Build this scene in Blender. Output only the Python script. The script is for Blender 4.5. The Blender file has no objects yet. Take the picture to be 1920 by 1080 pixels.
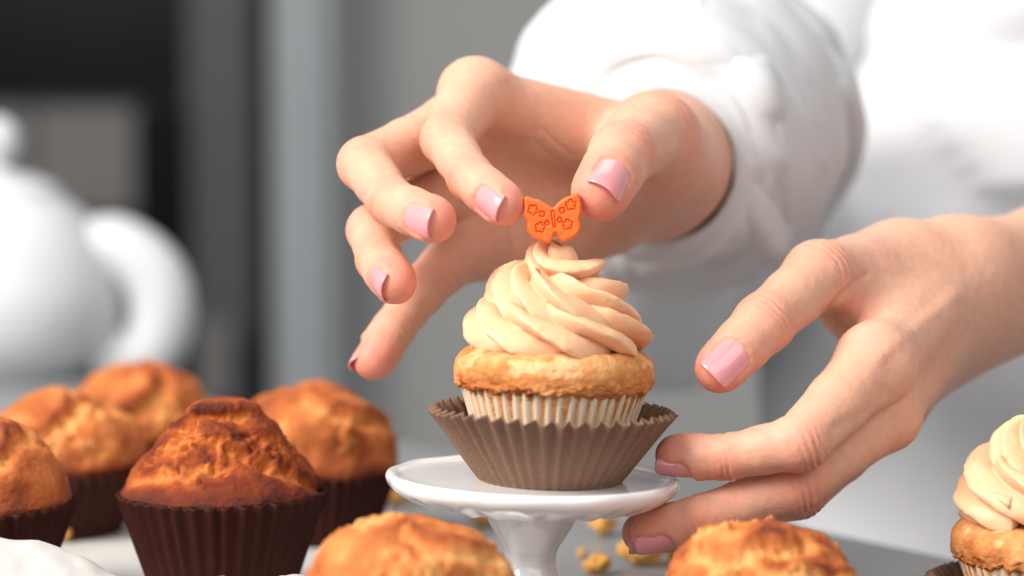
import bpy, math, random
import numpy as np

random.seed(7)
RNG = np.random.default_rng(7)
R = math.radians
S = bpy.context.scene
COL = S.collection

# ------------------------------------------------------------------ camera
PITCH = R(4.0)
FOCUS = 0.650
FPX = 4550.0                       # focal length in photograph pixels
FWD = np.array([0, math.cos(PITCH), -math.sin(PITCH)])
UP = np.array([0, math.sin(PITCH), math.cos(PITCH)])
RIGHT = np.array([1.0, 0, 0])
AIM = np.array([0, 0, 0.0948])
CAM = AIM - FWD * FOCUS
cd = bpy.data.cameras.new('camera')
cd.lens = 36.0 * FPX / 1920.0
cd.sensor_width = 36.0
cd.clip_start = 0.02
cd.clip_end = 60
cd.dof.use_dof = True
cd.dof.focus_distance = FOCUS + 0.006
cd.dof.aperture_fstop = 5.8
cam = bpy.data.objects.new('camera', cd)
cam.location = CAM
cam.rotation_euler = (R(90) - PITCH, 0, 0)
COL.objects.link(cam)
S.camera = cam

# ------------------------------------------------------------------ world and lamps
w = bpy.data.worlds.new('World')
S.world = w
w.use_nodes = True
bg = w.node_tree.nodes['Background']
bg.inputs[0].default_value = (0.93, 0.96, 1.0, 1)
bg.inputs[1].default_value = 0.36


def area(name, loc, target, sx, sy, power, col):
    l = bpy.data.lights.new(name, 'AREA')
    l.shape = 'RECTANGLE'
    l.size, l.size_y, l.energy, l.color = sx, sy, power, col
    o = bpy.data.objects.new(name, l)
    o.location = loc
    d = np.array(target) - np.array(loc)
    from mathutils import Vector
    o.rotation_euler = Vector(d).to_track_quat('-Z', 'Y').to_euler()
    COL.objects.link(o)
    return o


area('window_light', (-0.95, -0.52, 0.98), (0.03, 0.1, 0.1), 0.85, 0.85, 37, (1.0, 0.965, 0.92))
area('front_fill_light', (0.45, -1.10, 0.95), (0.12, 0.25, 0.05), 1.5, 0.9, 8, (1.0, 0.98, 0.96))  # broad fill lamp added above the camera to brighten the coat
area('overhead_back_fill', (0.25, 0.75, 1.5), (0.05, 0.25, 0.1), 0.9, 0.7, 3.5, (1.0, 0.98, 0.95))  # added back light for the top of the coat, not a room fixture

S.view_settings.view_transform = 'Standard'
S.view_settings.look = 'None'
S.view_settings.exposure = 0.1
S.view_settings.gamma = 1.0
S.cycles.use_denoising = True
S.cycles.max_bounces = 8
S.cycles.transparent_max_bounces = 8


# ------------------------------------------------------------------ helpers
def V(*a):
    return np.array(a, dtype=np.float64)


def P(px, py, d):
    """photograph pixel + depth offset (mm) behind the focal plane -> world point in metres"""
    z = FOCUS + d * 0.001
    return CAM + FWD * z + RIGHT * ((px - 960.0) / FPX * z) - UP * ((py - 540.0) / FPX * z)


def C2W(v):
    """camera-frame direction (right, up, toward) -> world"""
    v = np.asarray(v, float)
    return RIGHT * v[0] + UP * v[1] - FWD * v[2]


def unit(v):
    v = np.asarray(v, float)
    return v / (np.linalg.norm(v) + 1e-12)


def _hash(ix, iy, iz, seed):
    h = (ix * 374761393 + iy * 668265263 + iz * 2147483647 + seed * 1274126177) & 0xFFFFFFFF
    h = ((h ^ (h >> 13)) * 1274126177) & 0xFFFFFFFF
    h = h ^ (h >> 16)
    return (h & 0xFFFF) / 32767.5 - 1.0


def vnoise(p, seed=0):
    p = np.asarray(p, float)
    i = np.floor(p).astype(np.int64)
    f = p - i
    f = f * f * f * (f * (f * 6 - 15) + 10)
    r = 0
    for dx in (0, 1):
        for dy in (0, 1):
            for dz in (0, 1):
                wgt = (f[:, 0] if dx else 1 - f[:, 0]) * (f[:, 1] if dy else 1 - f[:, 1]) * (f[:, 2] if dz else 1 - f[:, 2])
                r = r + wgt * _hash(i[:, 0] + dx, i[:, 1] + dy, i[:, 2] + dz, seed)
    return r


def fbm(p, octv=4, seed=0, gain=0.5):
    r, a, q = 0, 1.0, np.asarray(p, float)
    for k in range(octv):
        r = r + a * vnoise(q, seed + k * 17)
        q = q * 2.03 + 3.7
        a *= gain
    return r


def smooth(e0, e1, x):
    t = np.clip((x - e0) / (e1 - e0), 0, 1)
    return t * t * (3 - 2 * t)


def tag(o, label=None, cat=None, group=None, kind=None):
    if label: o['label'] = label
    if cat: o['category'] = cat
    if group: o['group'] = group
    if kind: o['kind'] = kind
    return o


def empty(name, loc, rot=(0, 0, 0)):
    o = bpy.data.objects.new(name, None)
    o.location = loc
    o.rotation_euler = rot
    o.empty_display_size = 0.01
    COL.objects.link(o)
    return o


def mesh_obj(name, verts, faces, mat, parent=None, smoothed=True, attrs=None, mats=None, mat_idx=None):
    """verts Nx3 (metres, in the parent's frame), faces: Mx4 / Mx3 array or list of index lists"""
    me = bpy.data.meshes.new(name)
    verts = np.asarray(verts, np.float32)
    if isinstance(faces, np.ndarray):
        n, k = faces.shape
        me.vertices.add(len(verts))
        me.vertices.foreach_set('co', verts.ravel())
        me.loops.add(n * k)
        me.loops.foreach_set('vertex_index', faces.astype(np.int32).ravel())
        me.polygons.add(n)
        me.polygons.foreach_set('loop_start', np.arange(0, n * k, k, dtype=np.int32))
        me.update(calc_edges=True)
        me.validate()
    else:
        me.from_pydata(verts.tolist(), [], faces)
        me.update()
    if smoothed:
        me.polygons.foreach_set('use_smooth', np.ones(len(me.polygons), bool))
    for nm, arr in (attrs or {}).items():
        a = me.attributes.new(nm, 'FLOAT', 'POINT')
        a.data.foreach_set('value', np.asarray(arr, np.float32))
    if mats:
        for m in mats: me.materials.append(m)
        if mat_idx is not None:
            me.polygons.foreach_set('material_index', np.asarray(mat_idx, np.int32))
    elif mat:
        me.materials.append(mat)
    o = bpy.data.objects.new(name, me)
    COL.objects.link(o)
    if parent is not None:
        o.parent = parent
    return o


def grid_faces(nu, nv, close_u=False, close_v=False, flip=False):
    """grid index = i*nv + j"""
    iu = np.arange(nu if close_u else nu - 1)
    jv = np.arange(nv if close_v else nv - 1)
    I, J = np.meshgrid(iu, jv, indexing='ij')
    I2, J2 = (I + 1) % nu, (J + 1) % nv
    f = np.stack([I * nv + J, I2 * nv + J, I2 * nv + J2, I * nv + J2], -1).reshape(-1, 4)
    return f[:, ::-1].copy() if flip else f


def lathe(profile, nth, rfun=None):
    """profile list of (r,z) bottom to top -> verts (mm), faces; rfun(theta, k, r, z)->(r,z)"""
    pr = np.array(profile, float)
    th = np.linspace(0, 2 * np.pi, nth, endpoint=False)
    T, K = np.meshgrid(th, np.arange(len(pr)), indexing='ij')
    r, z = pr[K, 0], pr[K, 1]
    if rfun: r, z = rfun(T, K, r, z)
    v = np.stack([r * np.cos(T), r * np.sin(T), z], -1).reshape(-1, 3)
    return v, grid_faces(nth, len(pr), close_u=True)


def spline(pts, n):
    """Catmull-Rom through pts -> n samples (any dimension)"""
    p = np.array(pts, float)
    p = np.vstack([2 * p[0] - p[1], p, 2 * p[-1] - p[-2]])
    m = len(p) - 3
    t = np.linspace(0, m - 1e-6, n)
    i = t.astype(int)
    f = (t - i)[:, None]
    a, b, c, d = p[i], p[i + 1], p[i + 2], p[i + 3]
    return 0.5 * ((2 * b) + (-a + c) * f + (2 * a - 5 * b + 4 * c - d) * f ** 2 + (-a + 3 * b - 3 * c + d) * f ** 3)


def box_geo(x0, x1, y0, y1, z0, z1, bev=0.0):
    import bmesh
    bm = bmesh.new()
    bmesh.ops.create_cube(bm, size=1)
    for v in bm.verts:
        v.co = ((x0 + x1) / 2 + v.co.x * (x1 - x0), (y0 + y1) / 2 + v.co.y * (y1 - y0), (z0 + z1) / 2 + v.co.z * (z1 - z0))
    if bev:
        bmesh.ops.bevel(bm, geom=bm.edges[:], offset=bev, segments=2, affect='EDGES')
    bm.verts.index_update()
    v = [list(q.co) for q in bm.verts]
    f = [[q.index for q in fc.verts] for fc in bm.faces]
    bm.free()
    return v, f


# ------------------------------------------------------------------ materials
class NT:
    def __init__(self, name):
        self.m = bpy.data.materials.new(name)
        self.m.use_nodes = True
        self.t = self.m.node_tree
        self.b = self.t.nodes['Principled BSDF']

    def n(self, typ, **kw):
        nd = self.t.nodes.new(typ)
        for k, v in kw.items():
            if hasattr(nd, k) and not k.startswith('i_'):
                setattr(nd, k, v)
            else:
                nd.inputs[k[2:].replace('_', ' ')].default_value = v
        return nd

    def l(self, a, b):
        self.t.links.new(a, b)

    def set(self, **kw):
        for k, v in kw.items():
            self.b.inputs[k.replace('_', ' ')].default_value = v
        return self

    def obj(self):
        return self.n('ShaderNodeTexCoord').outputs['Object']

    def noise(self, scale, detail=4, rough=0.55, vec=None):
        nd = self.n('ShaderNodeTexNoise', i_Scale=scale, i_Detail=detail, i_Roughness=rough)
        self.l(vec or self.obj(), nd.inputs['Vector'])
        return nd.outputs['Fac']

    def ramp(self, fac, stops):
        nd = self.n('ShaderNodeValToRGB')
        el = nd.color_ramp.elements
        while len(el) < len(stops): el.new(0.5)
        for e, (p, c) in zip(el, stops):
            e.position = p
            e.color = (*c, 1) if len(c) == 3 else c
        self.l(fac, nd.inputs[0])
        return nd.outputs[0]

    def mix(self, fac, a, b, mode='MIX'):
        nd = self.n('ShaderNodeMix', data_type='RGBA', blend_type=mode)
        for sock, val in ((nd.inputs[0], fac), (nd.inputs[6], a), (nd.inputs[7], b)):
            if isinstance(val, (int, float)): sock.default_value = val
            elif isinstance(val, tuple): sock.default_value = (*val, 1)
            else: self.l(val, sock)
        return nd.outputs[2]

    def math(self, op, a, b=0.0):
        nd = self.n('ShaderNodeMath', operation=op)
        for sock, val in ((nd.inputs[0], a), (nd.inputs[1], b)):
            if isinstance(val, (int, float)): sock.default_value = val
            else: self.l(val, sock)
        return nd.outputs[0]

    def attr(self, name):
        return self.n('ShaderNodeAttribute', attribute_name=name).outputs['Fac']

    def color(self, sock):
        self.l(sock, self.b.inputs['Base Color'])
        return self

    def bump(self, h, strength=0.3, dist=0.001, prev=None):
        nd = self.n('ShaderNodeBump', i_Strength=strength, i_Distance=dist)
        self.l(h, nd.inputs['Height'])
        if prev: self.l(prev, nd.inputs['Normal'])
        self.l(nd.outputs[0], self.b.inputs['Normal'])
        return nd.outputs[0]


def sss(nt, weight, radius, scale):
    nt.b.inputs['Subsurface Weight'].default_value = weight
    nt.b.inputs['Subsurface Radius'].default_value = radius
    nt.b.inputs['Subsurface Scale'].default_value = scale


def mat_skin():
    t = NT('skin')
    red = t.attr('red')
    base = t.mix(t.noise(90, 3), (0.70, 0.375, 0.252), (0.75, 0.43, 0.302))
    red = t.math('ADD', red, t.math('MULTIPLY', t.math('SUBTRACT', t.noise(55, 4, .6), .45), .45))
    rc = t.n('ShaderNodeClamp')
    t.l(red, rc.inputs[0])
    red = rc.outputs[0]
    c = t.mix(red, base, (0.76, 0.27, 0.19))
    mott = t.ramp(t.noise(330, 3), [(0.35, (0.95, 0.93, 0.92)), (0.7, (1.03, 1.02, 1.02))])
    t.color(t.mix(1.0, c, mott, 'MULTIPLY'))
    t.set(Roughness=0.52, Specular_IOR_Level=0.3)
    sss(t, 0.35, (1.0, 0.35, 0.2), 0.0016)
    vor = t.n('ShaderNodeTexVoronoi', i_Scale=1500.0)
    t.l(t.obj(), vor.inputs['Vector'])
    b1 = t.bump(vor.outputs['Distance'], 0.14, 0.0005)
    t.bump(t.noise(480, 5, .65), 0.13, 0.0007, b1)
    return t.m


def mat_nail():
    t = NT('nail_polish')
    t.color(t.mix(t.noise(60, 2), (0.76, 0.28, 0.30), (0.80, 0.34, 0.35)))
    t.set(Roughness=0.2, Coat_Weight=0.7, Coat_Roughness=0.05)
    sss(t, 0.15, (1, .5, .4), 0.001)
    return t.m


def mat_frosting():
    t = NT('buttercream')
    t.color(t.mix(t.noise(60, 3), (0.86, 0.475, 0.262), (0.885, 0.55, 0.338)))
    t.set(Roughness=0.42, Specular_IOR_Level=0.35)
    sss(t, 0.3, (1.0, 0.45, 0.16), 0.0016)
    vor = t.n('ShaderNodeTexVoronoi', i_Scale=330.0, i_Randomness=1.0)
    t.l(t.obj(), vor.inputs['Vector'])
    pit = t.math('SMOOTH_MIN', vor.outputs['Distance'], 0.13)
    sel = t.math('GREATER_THAN', t.n('ShaderNodeSeparateColor').outputs[0], 0.5)
    sc = t.t.nodes[-2]
    t.l(vor.outputs['Color'], sc.inputs[0])
    pit = t.math('MULTIPLY', pit, t.math('GREATER_THAN', sc.outputs[0], 0.72))
    b = t.bump(pit, 0.9, 0.0012)
    t.bump(t.noise(380, 3), 0.08, 0.0006, b)
    return t.m


def mat_cake():
    t = NT('sponge_cake')
    tone = t.attr('tone')
    n1 = t.noise(260, 5, 0.65)
    c = t.ramp(tone, [(0.0, (0.80, 0.48, 0.25)), (0.45, (0.68, 0.295, 0.105)), (1.0, (0.40, 0.11, 0.028))])
    sp = t.ramp(n1, [(0.3, (0.80, 0.76, 0.70)), (0.6, (1.06, 1.04, 1.0))])
    t.color(t.mix(1.0, c, sp, 'MULTIPLY'))
    t.set(Roughness=0.85, Specular_IOR_Level=0.12)
    sss(t, 0.2, (1, .5, .25), 0.002)
    b = t.bump(t.noise(900, 4, 0.7), 0.35, 0.0006)
    vor = t.n('ShaderNodeTexVoronoi', i_Scale=750.0)
    t.l(t.obj(), vor.inputs['Vector'])
    t.bump(vor.outputs['Distance'], 0.35, 0.0007, b)
    return t.m


def mat_muffin(name, dark):
    t = NT(name)
    tone = t.attr('tone')
    n1 = t.noise(120, 5, 0.65)
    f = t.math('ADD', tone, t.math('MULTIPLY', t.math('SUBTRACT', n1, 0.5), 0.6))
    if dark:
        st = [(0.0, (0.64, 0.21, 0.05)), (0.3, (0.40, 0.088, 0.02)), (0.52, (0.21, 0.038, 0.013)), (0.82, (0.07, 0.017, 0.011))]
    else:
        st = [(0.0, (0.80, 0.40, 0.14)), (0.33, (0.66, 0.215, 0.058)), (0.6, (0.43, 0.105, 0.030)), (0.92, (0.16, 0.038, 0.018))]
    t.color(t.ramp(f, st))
    t.set(Roughness=0.68, Specular_IOR_Level=0.18)
    sss(t, 0.12, (1, .5, .25), 0.002)
    b = t.bump(t.noise(800, 5, 0.75), 0.7, 0.0010)
    t.bump(t.noise(230, 4, 0.6), 0.5, 0.0012, b)
    return t.m


def mat_paper(name, c0, c1, rough=0.75, trans=0.0, scale=500):
    t = NT(name)
    t.color(t.mix(t.noise(scale, 5, 0.7), c0, c1))
    t.set(Roughness=rough, Specular_IOR_Level=0.3)
    t.bump(t.noise(1600, 3), 0.15, 0.0003)
    return t.m


def mat_plain(name, col, rough=0.5, var=0.06, nscale=40, bump=0.0, bscale=300, **kw):
    t = NT(name)
    a = tuple(max(0, c * (1 - var)) for c in col)
    b = tuple(min(1, c * (1 + var)) for c in col)
    t.color(t.mix(t.noise(nscale, 4), a, b))
    t.set(Roughness=rough, **kw)
    if bump: t.bump(t.noise(bscale, 4), bump, 0.001)
    return t.m


M = {}
M['skin'] = mat_skin()
M['nail'] = mat_nail()
M['frosting'] = mat_frosting()
M['cake'] = mat_cake()
M['muffin_dark'] = mat_muffin('dark_muffin_crust', True)
M['muffin'] = mat_muffin('golden_muffin_crust', False)
M['brown_paper'] = mat_paper('brown_baking_paper', (0.125, 0.066, 0.040), (0.275, 0.163, 0.108), scale=900)
M['dark_paper'] = mat_paper('dark_baking_paper', (0.022, 0.005, 0.004), (0.060, 0.015, 0.010), 0.62)
def mat_greaseproof():
    # thin white paper: tan where it clings to the sponge, white along the raised pleats
    t = NT('white_baking_paper')
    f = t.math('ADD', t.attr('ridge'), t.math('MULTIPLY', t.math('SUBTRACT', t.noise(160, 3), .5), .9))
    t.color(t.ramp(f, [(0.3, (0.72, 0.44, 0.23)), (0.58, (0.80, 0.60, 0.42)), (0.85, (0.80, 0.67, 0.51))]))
    t.set(Roughness=0.5)
    return t.m


M['dark_paper'].node_tree.nodes['Principled BSDF'].inputs['Specular IOR Level'].default_value = 0.12
M['white_paper'] = mat_greaseproof()
M['parchment'] = mat_paper('parchment', (0.50, 0.485, 0.46), (0.57, 0.555, 0.53), 0.6, scale=60)
M['teapot'] = mat_plain('grey_white_glaze', (0.68, 0.69, 0.70), 0.4, 0.03, 30)
M['ceramic'] = mat_plain('white_glazed_ceramic', (0.83, 0.82, 0.81), 0.12, 0.01, 30, Coat_Weight=0.5, Coat_Roughness=0.04)
M['fondant'] = mat_plain('orange_fondant', (0.92, 0.155, 0.018), 0.42, 0.05, 200, 0.05, 800)
nt = M['fondant'].node_tree.nodes['Principled BSDF']
nt.inputs['Subsurface Weight'].default_value = 0.35
nt.inputs['Subsurface Radius'].default_value = (1, .35, .1)
nt.inputs['Subsurface Scale'].default_value = 0.0012
M['cloth'] = mat_plain('white_cotton', (0.63, 0.635, 0.645), 0.85, 0.02, 30, 0.15, 1200)
M['table'] = mat_plain('grey_stone_table', (0.26, 0.27, 0.275), 0.38, 0.10, 25, 0.05, 200)
M['wall'] = mat_plain('grey_wall_paint', (0.50, 0.495, 0.475), 0.8, 0.05, 3)
M['crumb'] = mat_plain('crumb', (0.72, 0.36, 0.08), 0.8, 0.2, 400, 0.5, 700)
M['black'] = mat_plain('black_glass', (0.006, 0.006, 0.006), 0.25, 0.1, 5)
M['black'].node_tree.nodes['Principled BSDF'].inputs['Specular IOR Level'].default_value = 0.08
M['charcoal'] = mat_plain('charcoal_laminate', (0.075, 0.075, 0.075), 0.5, 0.1, 5)
M['taupe'] = mat_plain('taupe_laminate', (0.19, 0.178, 0.168), 0.5, 0.1, 5)
M['steel'] = mat_plain('brushed_steel', (0.48, 0.505, 0.52), 0.45, 0.05, 8)


# ------------------------------------------------------------------ implicit surfaces
def smin(a, b, k):
    h = np.clip(k - np.abs(a - b), 0, None) / k
    return np.minimum(a, b) - h * h * k * 0.25


def cone(p, a, b, ra, rb, flat=None, s=1.0):
    ba = b - a
    L2 = float(ba @ ba) + 1e-9
    q = p - a
    t = np.clip((q @ ba) / L2, 0, 1)
    q = q - t[:, None] * ba
    if flat is not None:
        qn = q @ flat
        q = q + np.outer(qn * (1.0 / s - 1.0), flat)
        d = np.sqrt((q * q).sum(1)) - (ra + (rb - ra) * t)
        return d * min(1.0, s)
    return np.sqrt((q * q).sum(1)) - (ra + (rb - ra) * t)


def ellipsoid(p, c, axes, rad):
    """axes 3x3 rows, rad 3"""
    q = (p - c) @ axes.T
    r = np.array(rad)
    k0 = np.sqrt(((q / r) ** 2).sum(1))
    return (k0 - 1) * r.min()


def surface_nets(sdf, lo, hi, h, B=8):
    lo = np.array(lo, float)
    n = (np.ceil((np.array(hi) - lo) / h / B).astype(int) + 1) * B
    nb = n // B
    bi = np.stack(np.meshgrid(*[np.arange(k) for k in nb], indexing='ij'), -1).reshape(-1, 3)
    cen = lo + (bi * B + (B - 1) / 2.0) * h
    dc = sdf(cen)
    act = np.abs(dc) < B * h * 0.5 * 1.732 * 1.35 + h
    G = np.empty(tuple(n), np.float32)
    G6 = G.reshape(nb[0], B, nb[1], B, nb[2], B)
    G6[:] = np.where(dc > 0, 99.0, -99.0).reshape(nb[0], 1, nb[1], 1, nb[2], 1)
    off = np.stack(np.meshgrid(*[np.arange(B)] * 3, indexing='ij'), -1).reshape(-1, 3)
    ab = bi[act]
    CH = 48
    for s in range(0, len(ab), CH):
        blk = ab[s:s + CH]
        pts = lo + (blk[:, None, :] * B + off[None]).reshape(-1, 3) * h
        val = sdf(pts).reshape(len(blk), B, B, B)
        for k, q in enumerate(blk):
            G6[q[0], :, q[1], :, q[2], :] = val[k]
    ins = G < 0
    c = np.zeros(tuple(n - 1), np.int8)
    for dx in (0, 1):
        for dy in (0, 1):
            for dz in (0, 1):
                c += ins[dx:n[0] - 1 + dx, dy:n[1] - 1 + dy, dz:n[2] - 1 + dz]
    cells = np.argwhere((c > 0) & (c < 8))
    idx = np.full(tuple(n - 1), -1, np.int32)
    idx[cells[:, 0], cells[:, 1], cells[:, 2]] = np.arange(len(cells))
    acc = np.zeros((len(cells), 3))
    cnt = np.zeros(len(cells))
    cr = [(0, 0, 0), (1, 0, 0), (0, 1, 0), (1, 1, 0), (0, 0, 1), (1, 0, 1), (0, 1, 1), (1, 1, 1)]
    vals = [G[cells[:, 0] + a, cells[:, 1] + b, cells[:, 2] + d] for a, b, d in cr]
    for i in range(8):
        for j in range(i + 1, 8):
            if sum(abs(a - b) for a, b in zip(cr[i], cr[j])) != 1: continue
            va, vb = vals[i], vals[j]
            m = (va < 0) != (vb < 0)
            va = np.clip(va, -h * 2, h * 2); vb = np.clip(vb, -h * 2, h * 2)
            t = np.where(m, va / (va - vb + 1e-12), 0)[:, None]
            pt = np.array(cr[i]) + t * (np.array(cr[j]) - np.array(cr[i]))
            acc += pt * m[:, None]
            cnt += m
    verts = lo + (cells + acc / cnt[:, None]) * h
    faces = []
    for ax in range(3):
        a1, a2 = (ax + 1) % 3, (ax + 2) % 3
        sl0 = [slice(None)] * 3; sl1 = [slice(None)] * 3
        sl0[ax] = slice(0, n[ax] - 1); sl1[ax] = slice(1, n[ax])
        x = ins[tuple(sl0)] != ins[tuple(sl1)]
        e = np.argwhere(x)
        e = e[(e[:, a1] > 0) & (e[:, a2] > 0) & (e[:, a1] < n[a1] - 1) & (e[:, a2] < n[a2] - 1)]
        inside0 = ins[e[:, 0], e[:, 1], e[:, 2]]
        def cid(o1, o2):
            q = e.copy()
            q[:, a1] -= o1; q[:, a2] -= o2
            return idx[q[:, 0], q[:, 1], q[:, 2]]
        f = np.stack([cid(1, 1), cid(0, 1), cid(0, 0), cid(1, 0)], -1)
        f[~inside0] = f[~inside0][:, ::-1]
        faces.append(f)
    F = np.vstack(faces)
    F = F[(F >= 0).all(1)]
    return verts, F


def vert_normals(v, f):
    nrm = np.cross(v[f[:, 2]] - v[f[:, 0]], v[f[:, 3]] - v[f[:, 1]])
    out = np.zeros_like(v)
    for k in range(4):
        for c in range(3):
            out[:, c] += np.bincount(f[:, k], nrm[:, c], len(v))
    return out / (np.linalg.norm(out, axis=1, keepdims=True) + 1e-12)


def relax(v, f, it=1, lam=0.4):
    for _ in range(it):
        acc = np.zeros_like(v); cnt = np.zeros(len(v))
        for a, b in ((0, 1), (1, 2), (2, 3), (3, 0)):
            for c in range(3):
                acc[:, c] += np.bincount(f[:, a], v[f[:, b], c], len(v)) + np.bincount(f[:, b], v[f[:, a], c], len(v))
            cnt += np.bincount(f[:, a], minlength=len(v)) + np.bincount(f[:, b], minlength=len(v))
        v = v + lam * (acc / np.maximum(cnt, 1)[:, None] - v)
    return v


# ------------------------------------------------------------------ table, wall
def build_setting():
    # the table top: a slab whose far edge runs obliquely away to the left
    def tp(px, py):            # point of the table plane seen at a pixel
        d = P(px, py, 0) - CAM
        return CAM + d * (CAM[2] / -d[2])
    e0, e1 = tp(1500, 987), tp(1780, 1046)
    dr = unit(V(e1[0] - e0[0], e1[1] - e0[1], 0))
    A = e0 - dr * 1.6
    B = e1 + dr * 0.75
    poly = [A, B, V(B[0], -0.75, 0), V(-1.4, -0.75, 0), V(-1.4, A[1], 0)]
    n = len(poly)
    top = [(p[0], p[1], 0.0) for p in poly]
    ed = [(p[0], p[1], -0.004) for p in poly]
    bot = [(p[0], p[1], -0.035) for p in poly]
    cx = sum(p[0] for p in poly) / n; cy = sum(p[1] for p in poly) / n
    top = [(x + (cx - x) * .002, y + (cy - y) * .002, z) for x, y, z in top]
    fs = [list(range(n))[::-1]]
    for k in range(n):
        j = (k + 1) % n
        fs.append([k, j, n + j, n + k]); fs.append([n + k, n + j, 2 * n + j, 2 * n + k])
    fs.append(list(range(2 * n, 3 * n)))
    o = mesh_obj('table', top + ed + bot, fs, M['table'], smoothed=False)
    tag(o, 'grey stone table top under the muffins and the cake stand', kind='structure')
    v, f = box_geo(-2.6, 2.6, 2.70, 2.76, -0.9, 2.2)
    o = mesh_obj('wall', v, f, M['wall'], smoothed=False)
    tag(o, 'plain grey wall far behind the table', kind='structure')
    v, f = box_geo(-2.6, 2.6, 0.2, 2.70, -0.92, -0.9)
    o = mesh_obj('floor', v, f, M['table'], smoothed=False)
    tag(o, 'grey floor behind the table', kind='structure')

    # dark built-in kitchen unit on the left
    def rect(px0, py0, px1, py1, d):
        a, b = P(px0, py0, d), P(px1, py1, d)
        return a[0], b[0], b[2], a[2], a[1]
    root = empty('kitchen_unit', (-0.8, 2.5, -0.9))
    tag(root, 'tall dark kitchen unit with a black oven recess, far left', 'kitchen unit')
    ro = np.array(root.location)

    def part(name, px0, py0, px1, py1, d, mat, thick=0.03, back=None):
        x0, x1, z0, z1, y = rect(px0, py0, px1, py1, d)
        v, f = box_geo(x0 - ro[0], x1 - ro[0], y - ro[1], (y + thick) - ro[1], z0 - ro[2], z1 - ro[2], 0.003)
        return mesh_obj(name, v, f, mat, root, smoothed=False)
    x0, x1, _, _, y = rect(-420, 0, 470, 10, 2400)
    v, f = box_geo(x0 - ro[0], x1 - ro[0], y + .03 - ro[1], 2.68 - ro[1], 0, 2.3)
    mesh_obj('carcass', v, f, M['charcoal'], root, smoothed=False)
    part('oven_door', -400, -200, 338, 185, 2400, M['black'])
    part('drawer_front', 60, 205, 250, 400, 2400, M['taupe'])
    part('drawer_front', -180, 205, 52, 400, 2400, M['taupe'])
    part('cabinet_door', 262, 195, 345, 980, 2400, M['black'])
    part('cabinet_door', -180, 410, 254, 980, 2400, M['charcoal'])
    part('side_panel', 352, -200, 470, 980, 2400, M['charcoal'])
    part('door_handle', 372, 600, 430, 760, 2340, M['taupe'])
    # pale steel upright next to it
    x0, x1, z0, z1, y = rect(505, -300, 610, 900, 2380)
    v, f = box_geo(x0, x1, y, 2.68, -0.9, 1.9, 0.025)
    o = mesh_obj('steel_column', v, f, M['steel'], smoothed=False)
    tag(o, 'pale brushed steel upright column against the grey wall', 'column')


def build_teapot():
    # white glazed pot with lid and side handle, far left
    base = P(0, 800, 680)
    root = empty('teapot', (base[0], base[1], 0.0))
    tag(root, 'white glazed round teapot with knobbed lid, blurred far left', 'teapot')
    k = 0.00113
    H = 106
    prof = spline([(0.2, 0), (36, 0), (42, 2), (55, 16), (60, 36), (55, 58), (44, 76), (31, 87), (29, 88)], 40)
    v, f = lathe(prof, 48)
    mesh_obj('pot_body', v * k, f, M['teapot'], root)
    prof = spline([(31, 87), (31, 89), (26, 93), (15, 97), (6, 99), (5, 102), (9, 106), (12, 113), (10, 120), (5, 124), (0.1, 125)], 40)
    v, f = lathe(prof, 40)
    mesh_obj('lid', v * k, f, M['teapot'], root)
    path = spline([(42, 0, 58), (58, 0, 61), (75, 0, 48), (79, 0, 28), (70, 0, 10), (48, 0, 7)], 40)
    mesh_tube('handle', path, lambda t: 16 + 0 * t, root, M['teapot'], k)
    path = spline([(-50, 0, 40), (-72, 0, 52), (-82, 0, 78), (-95, 0, 92)], 24)
    mesh_tube('spout', path, lambda t: 13 - 6 * t, root, M['teapot'], k)


def tube_geo(path, rad, nseg=20, flat=1.0, cap=True):
    n = len(path)
    tan = np.gradient(path, axis=0)
    tan /= np.linalg.norm(tan, axis=1, keepdims=True)
    ref = V(0, 1, 0)
    if abs(tan[0] @ ref) > 0.9: ref = V(0, 0, 1)
    vs = []
    nrm = unit(ref - tan[0] * (ref @ tan[0]))
    for i in range(n):
        nrm = unit(nrm - tan[i] * (nrm @ tan[i]))
        b = np.cross(tan[i], nrm)
        th = np.linspace(0, 2 * np.pi, nseg, endpoint=False)
        r = rad[i]
        vs.append(path[i] + r * (np.outer(np.cos(th), nrm) + flat * np.outer(np.sin(th), b)))
    v = np.vstack(vs)
    f = grid_faces(n, nseg, close_v=True)
    if cap:
        v = np.vstack([v, path[:1], path[-1:]])
        j = np.arange(nseg)
        c0 = np.stack([np.full(nseg, n * nseg), j, (j + 1) % nseg, (j + 1) % nseg], -1)
        return v, f, c0
    return v, f, None


def mesh_tube(name, path, rfun, parent, mat, k):
    t = np.linspace(0, 1, len(path))
    v, f, _ = tube_geo(path, rfun(t), 20, cap=False)
    return mesh_obj(name, v * k, f, mat, parent)


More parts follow.
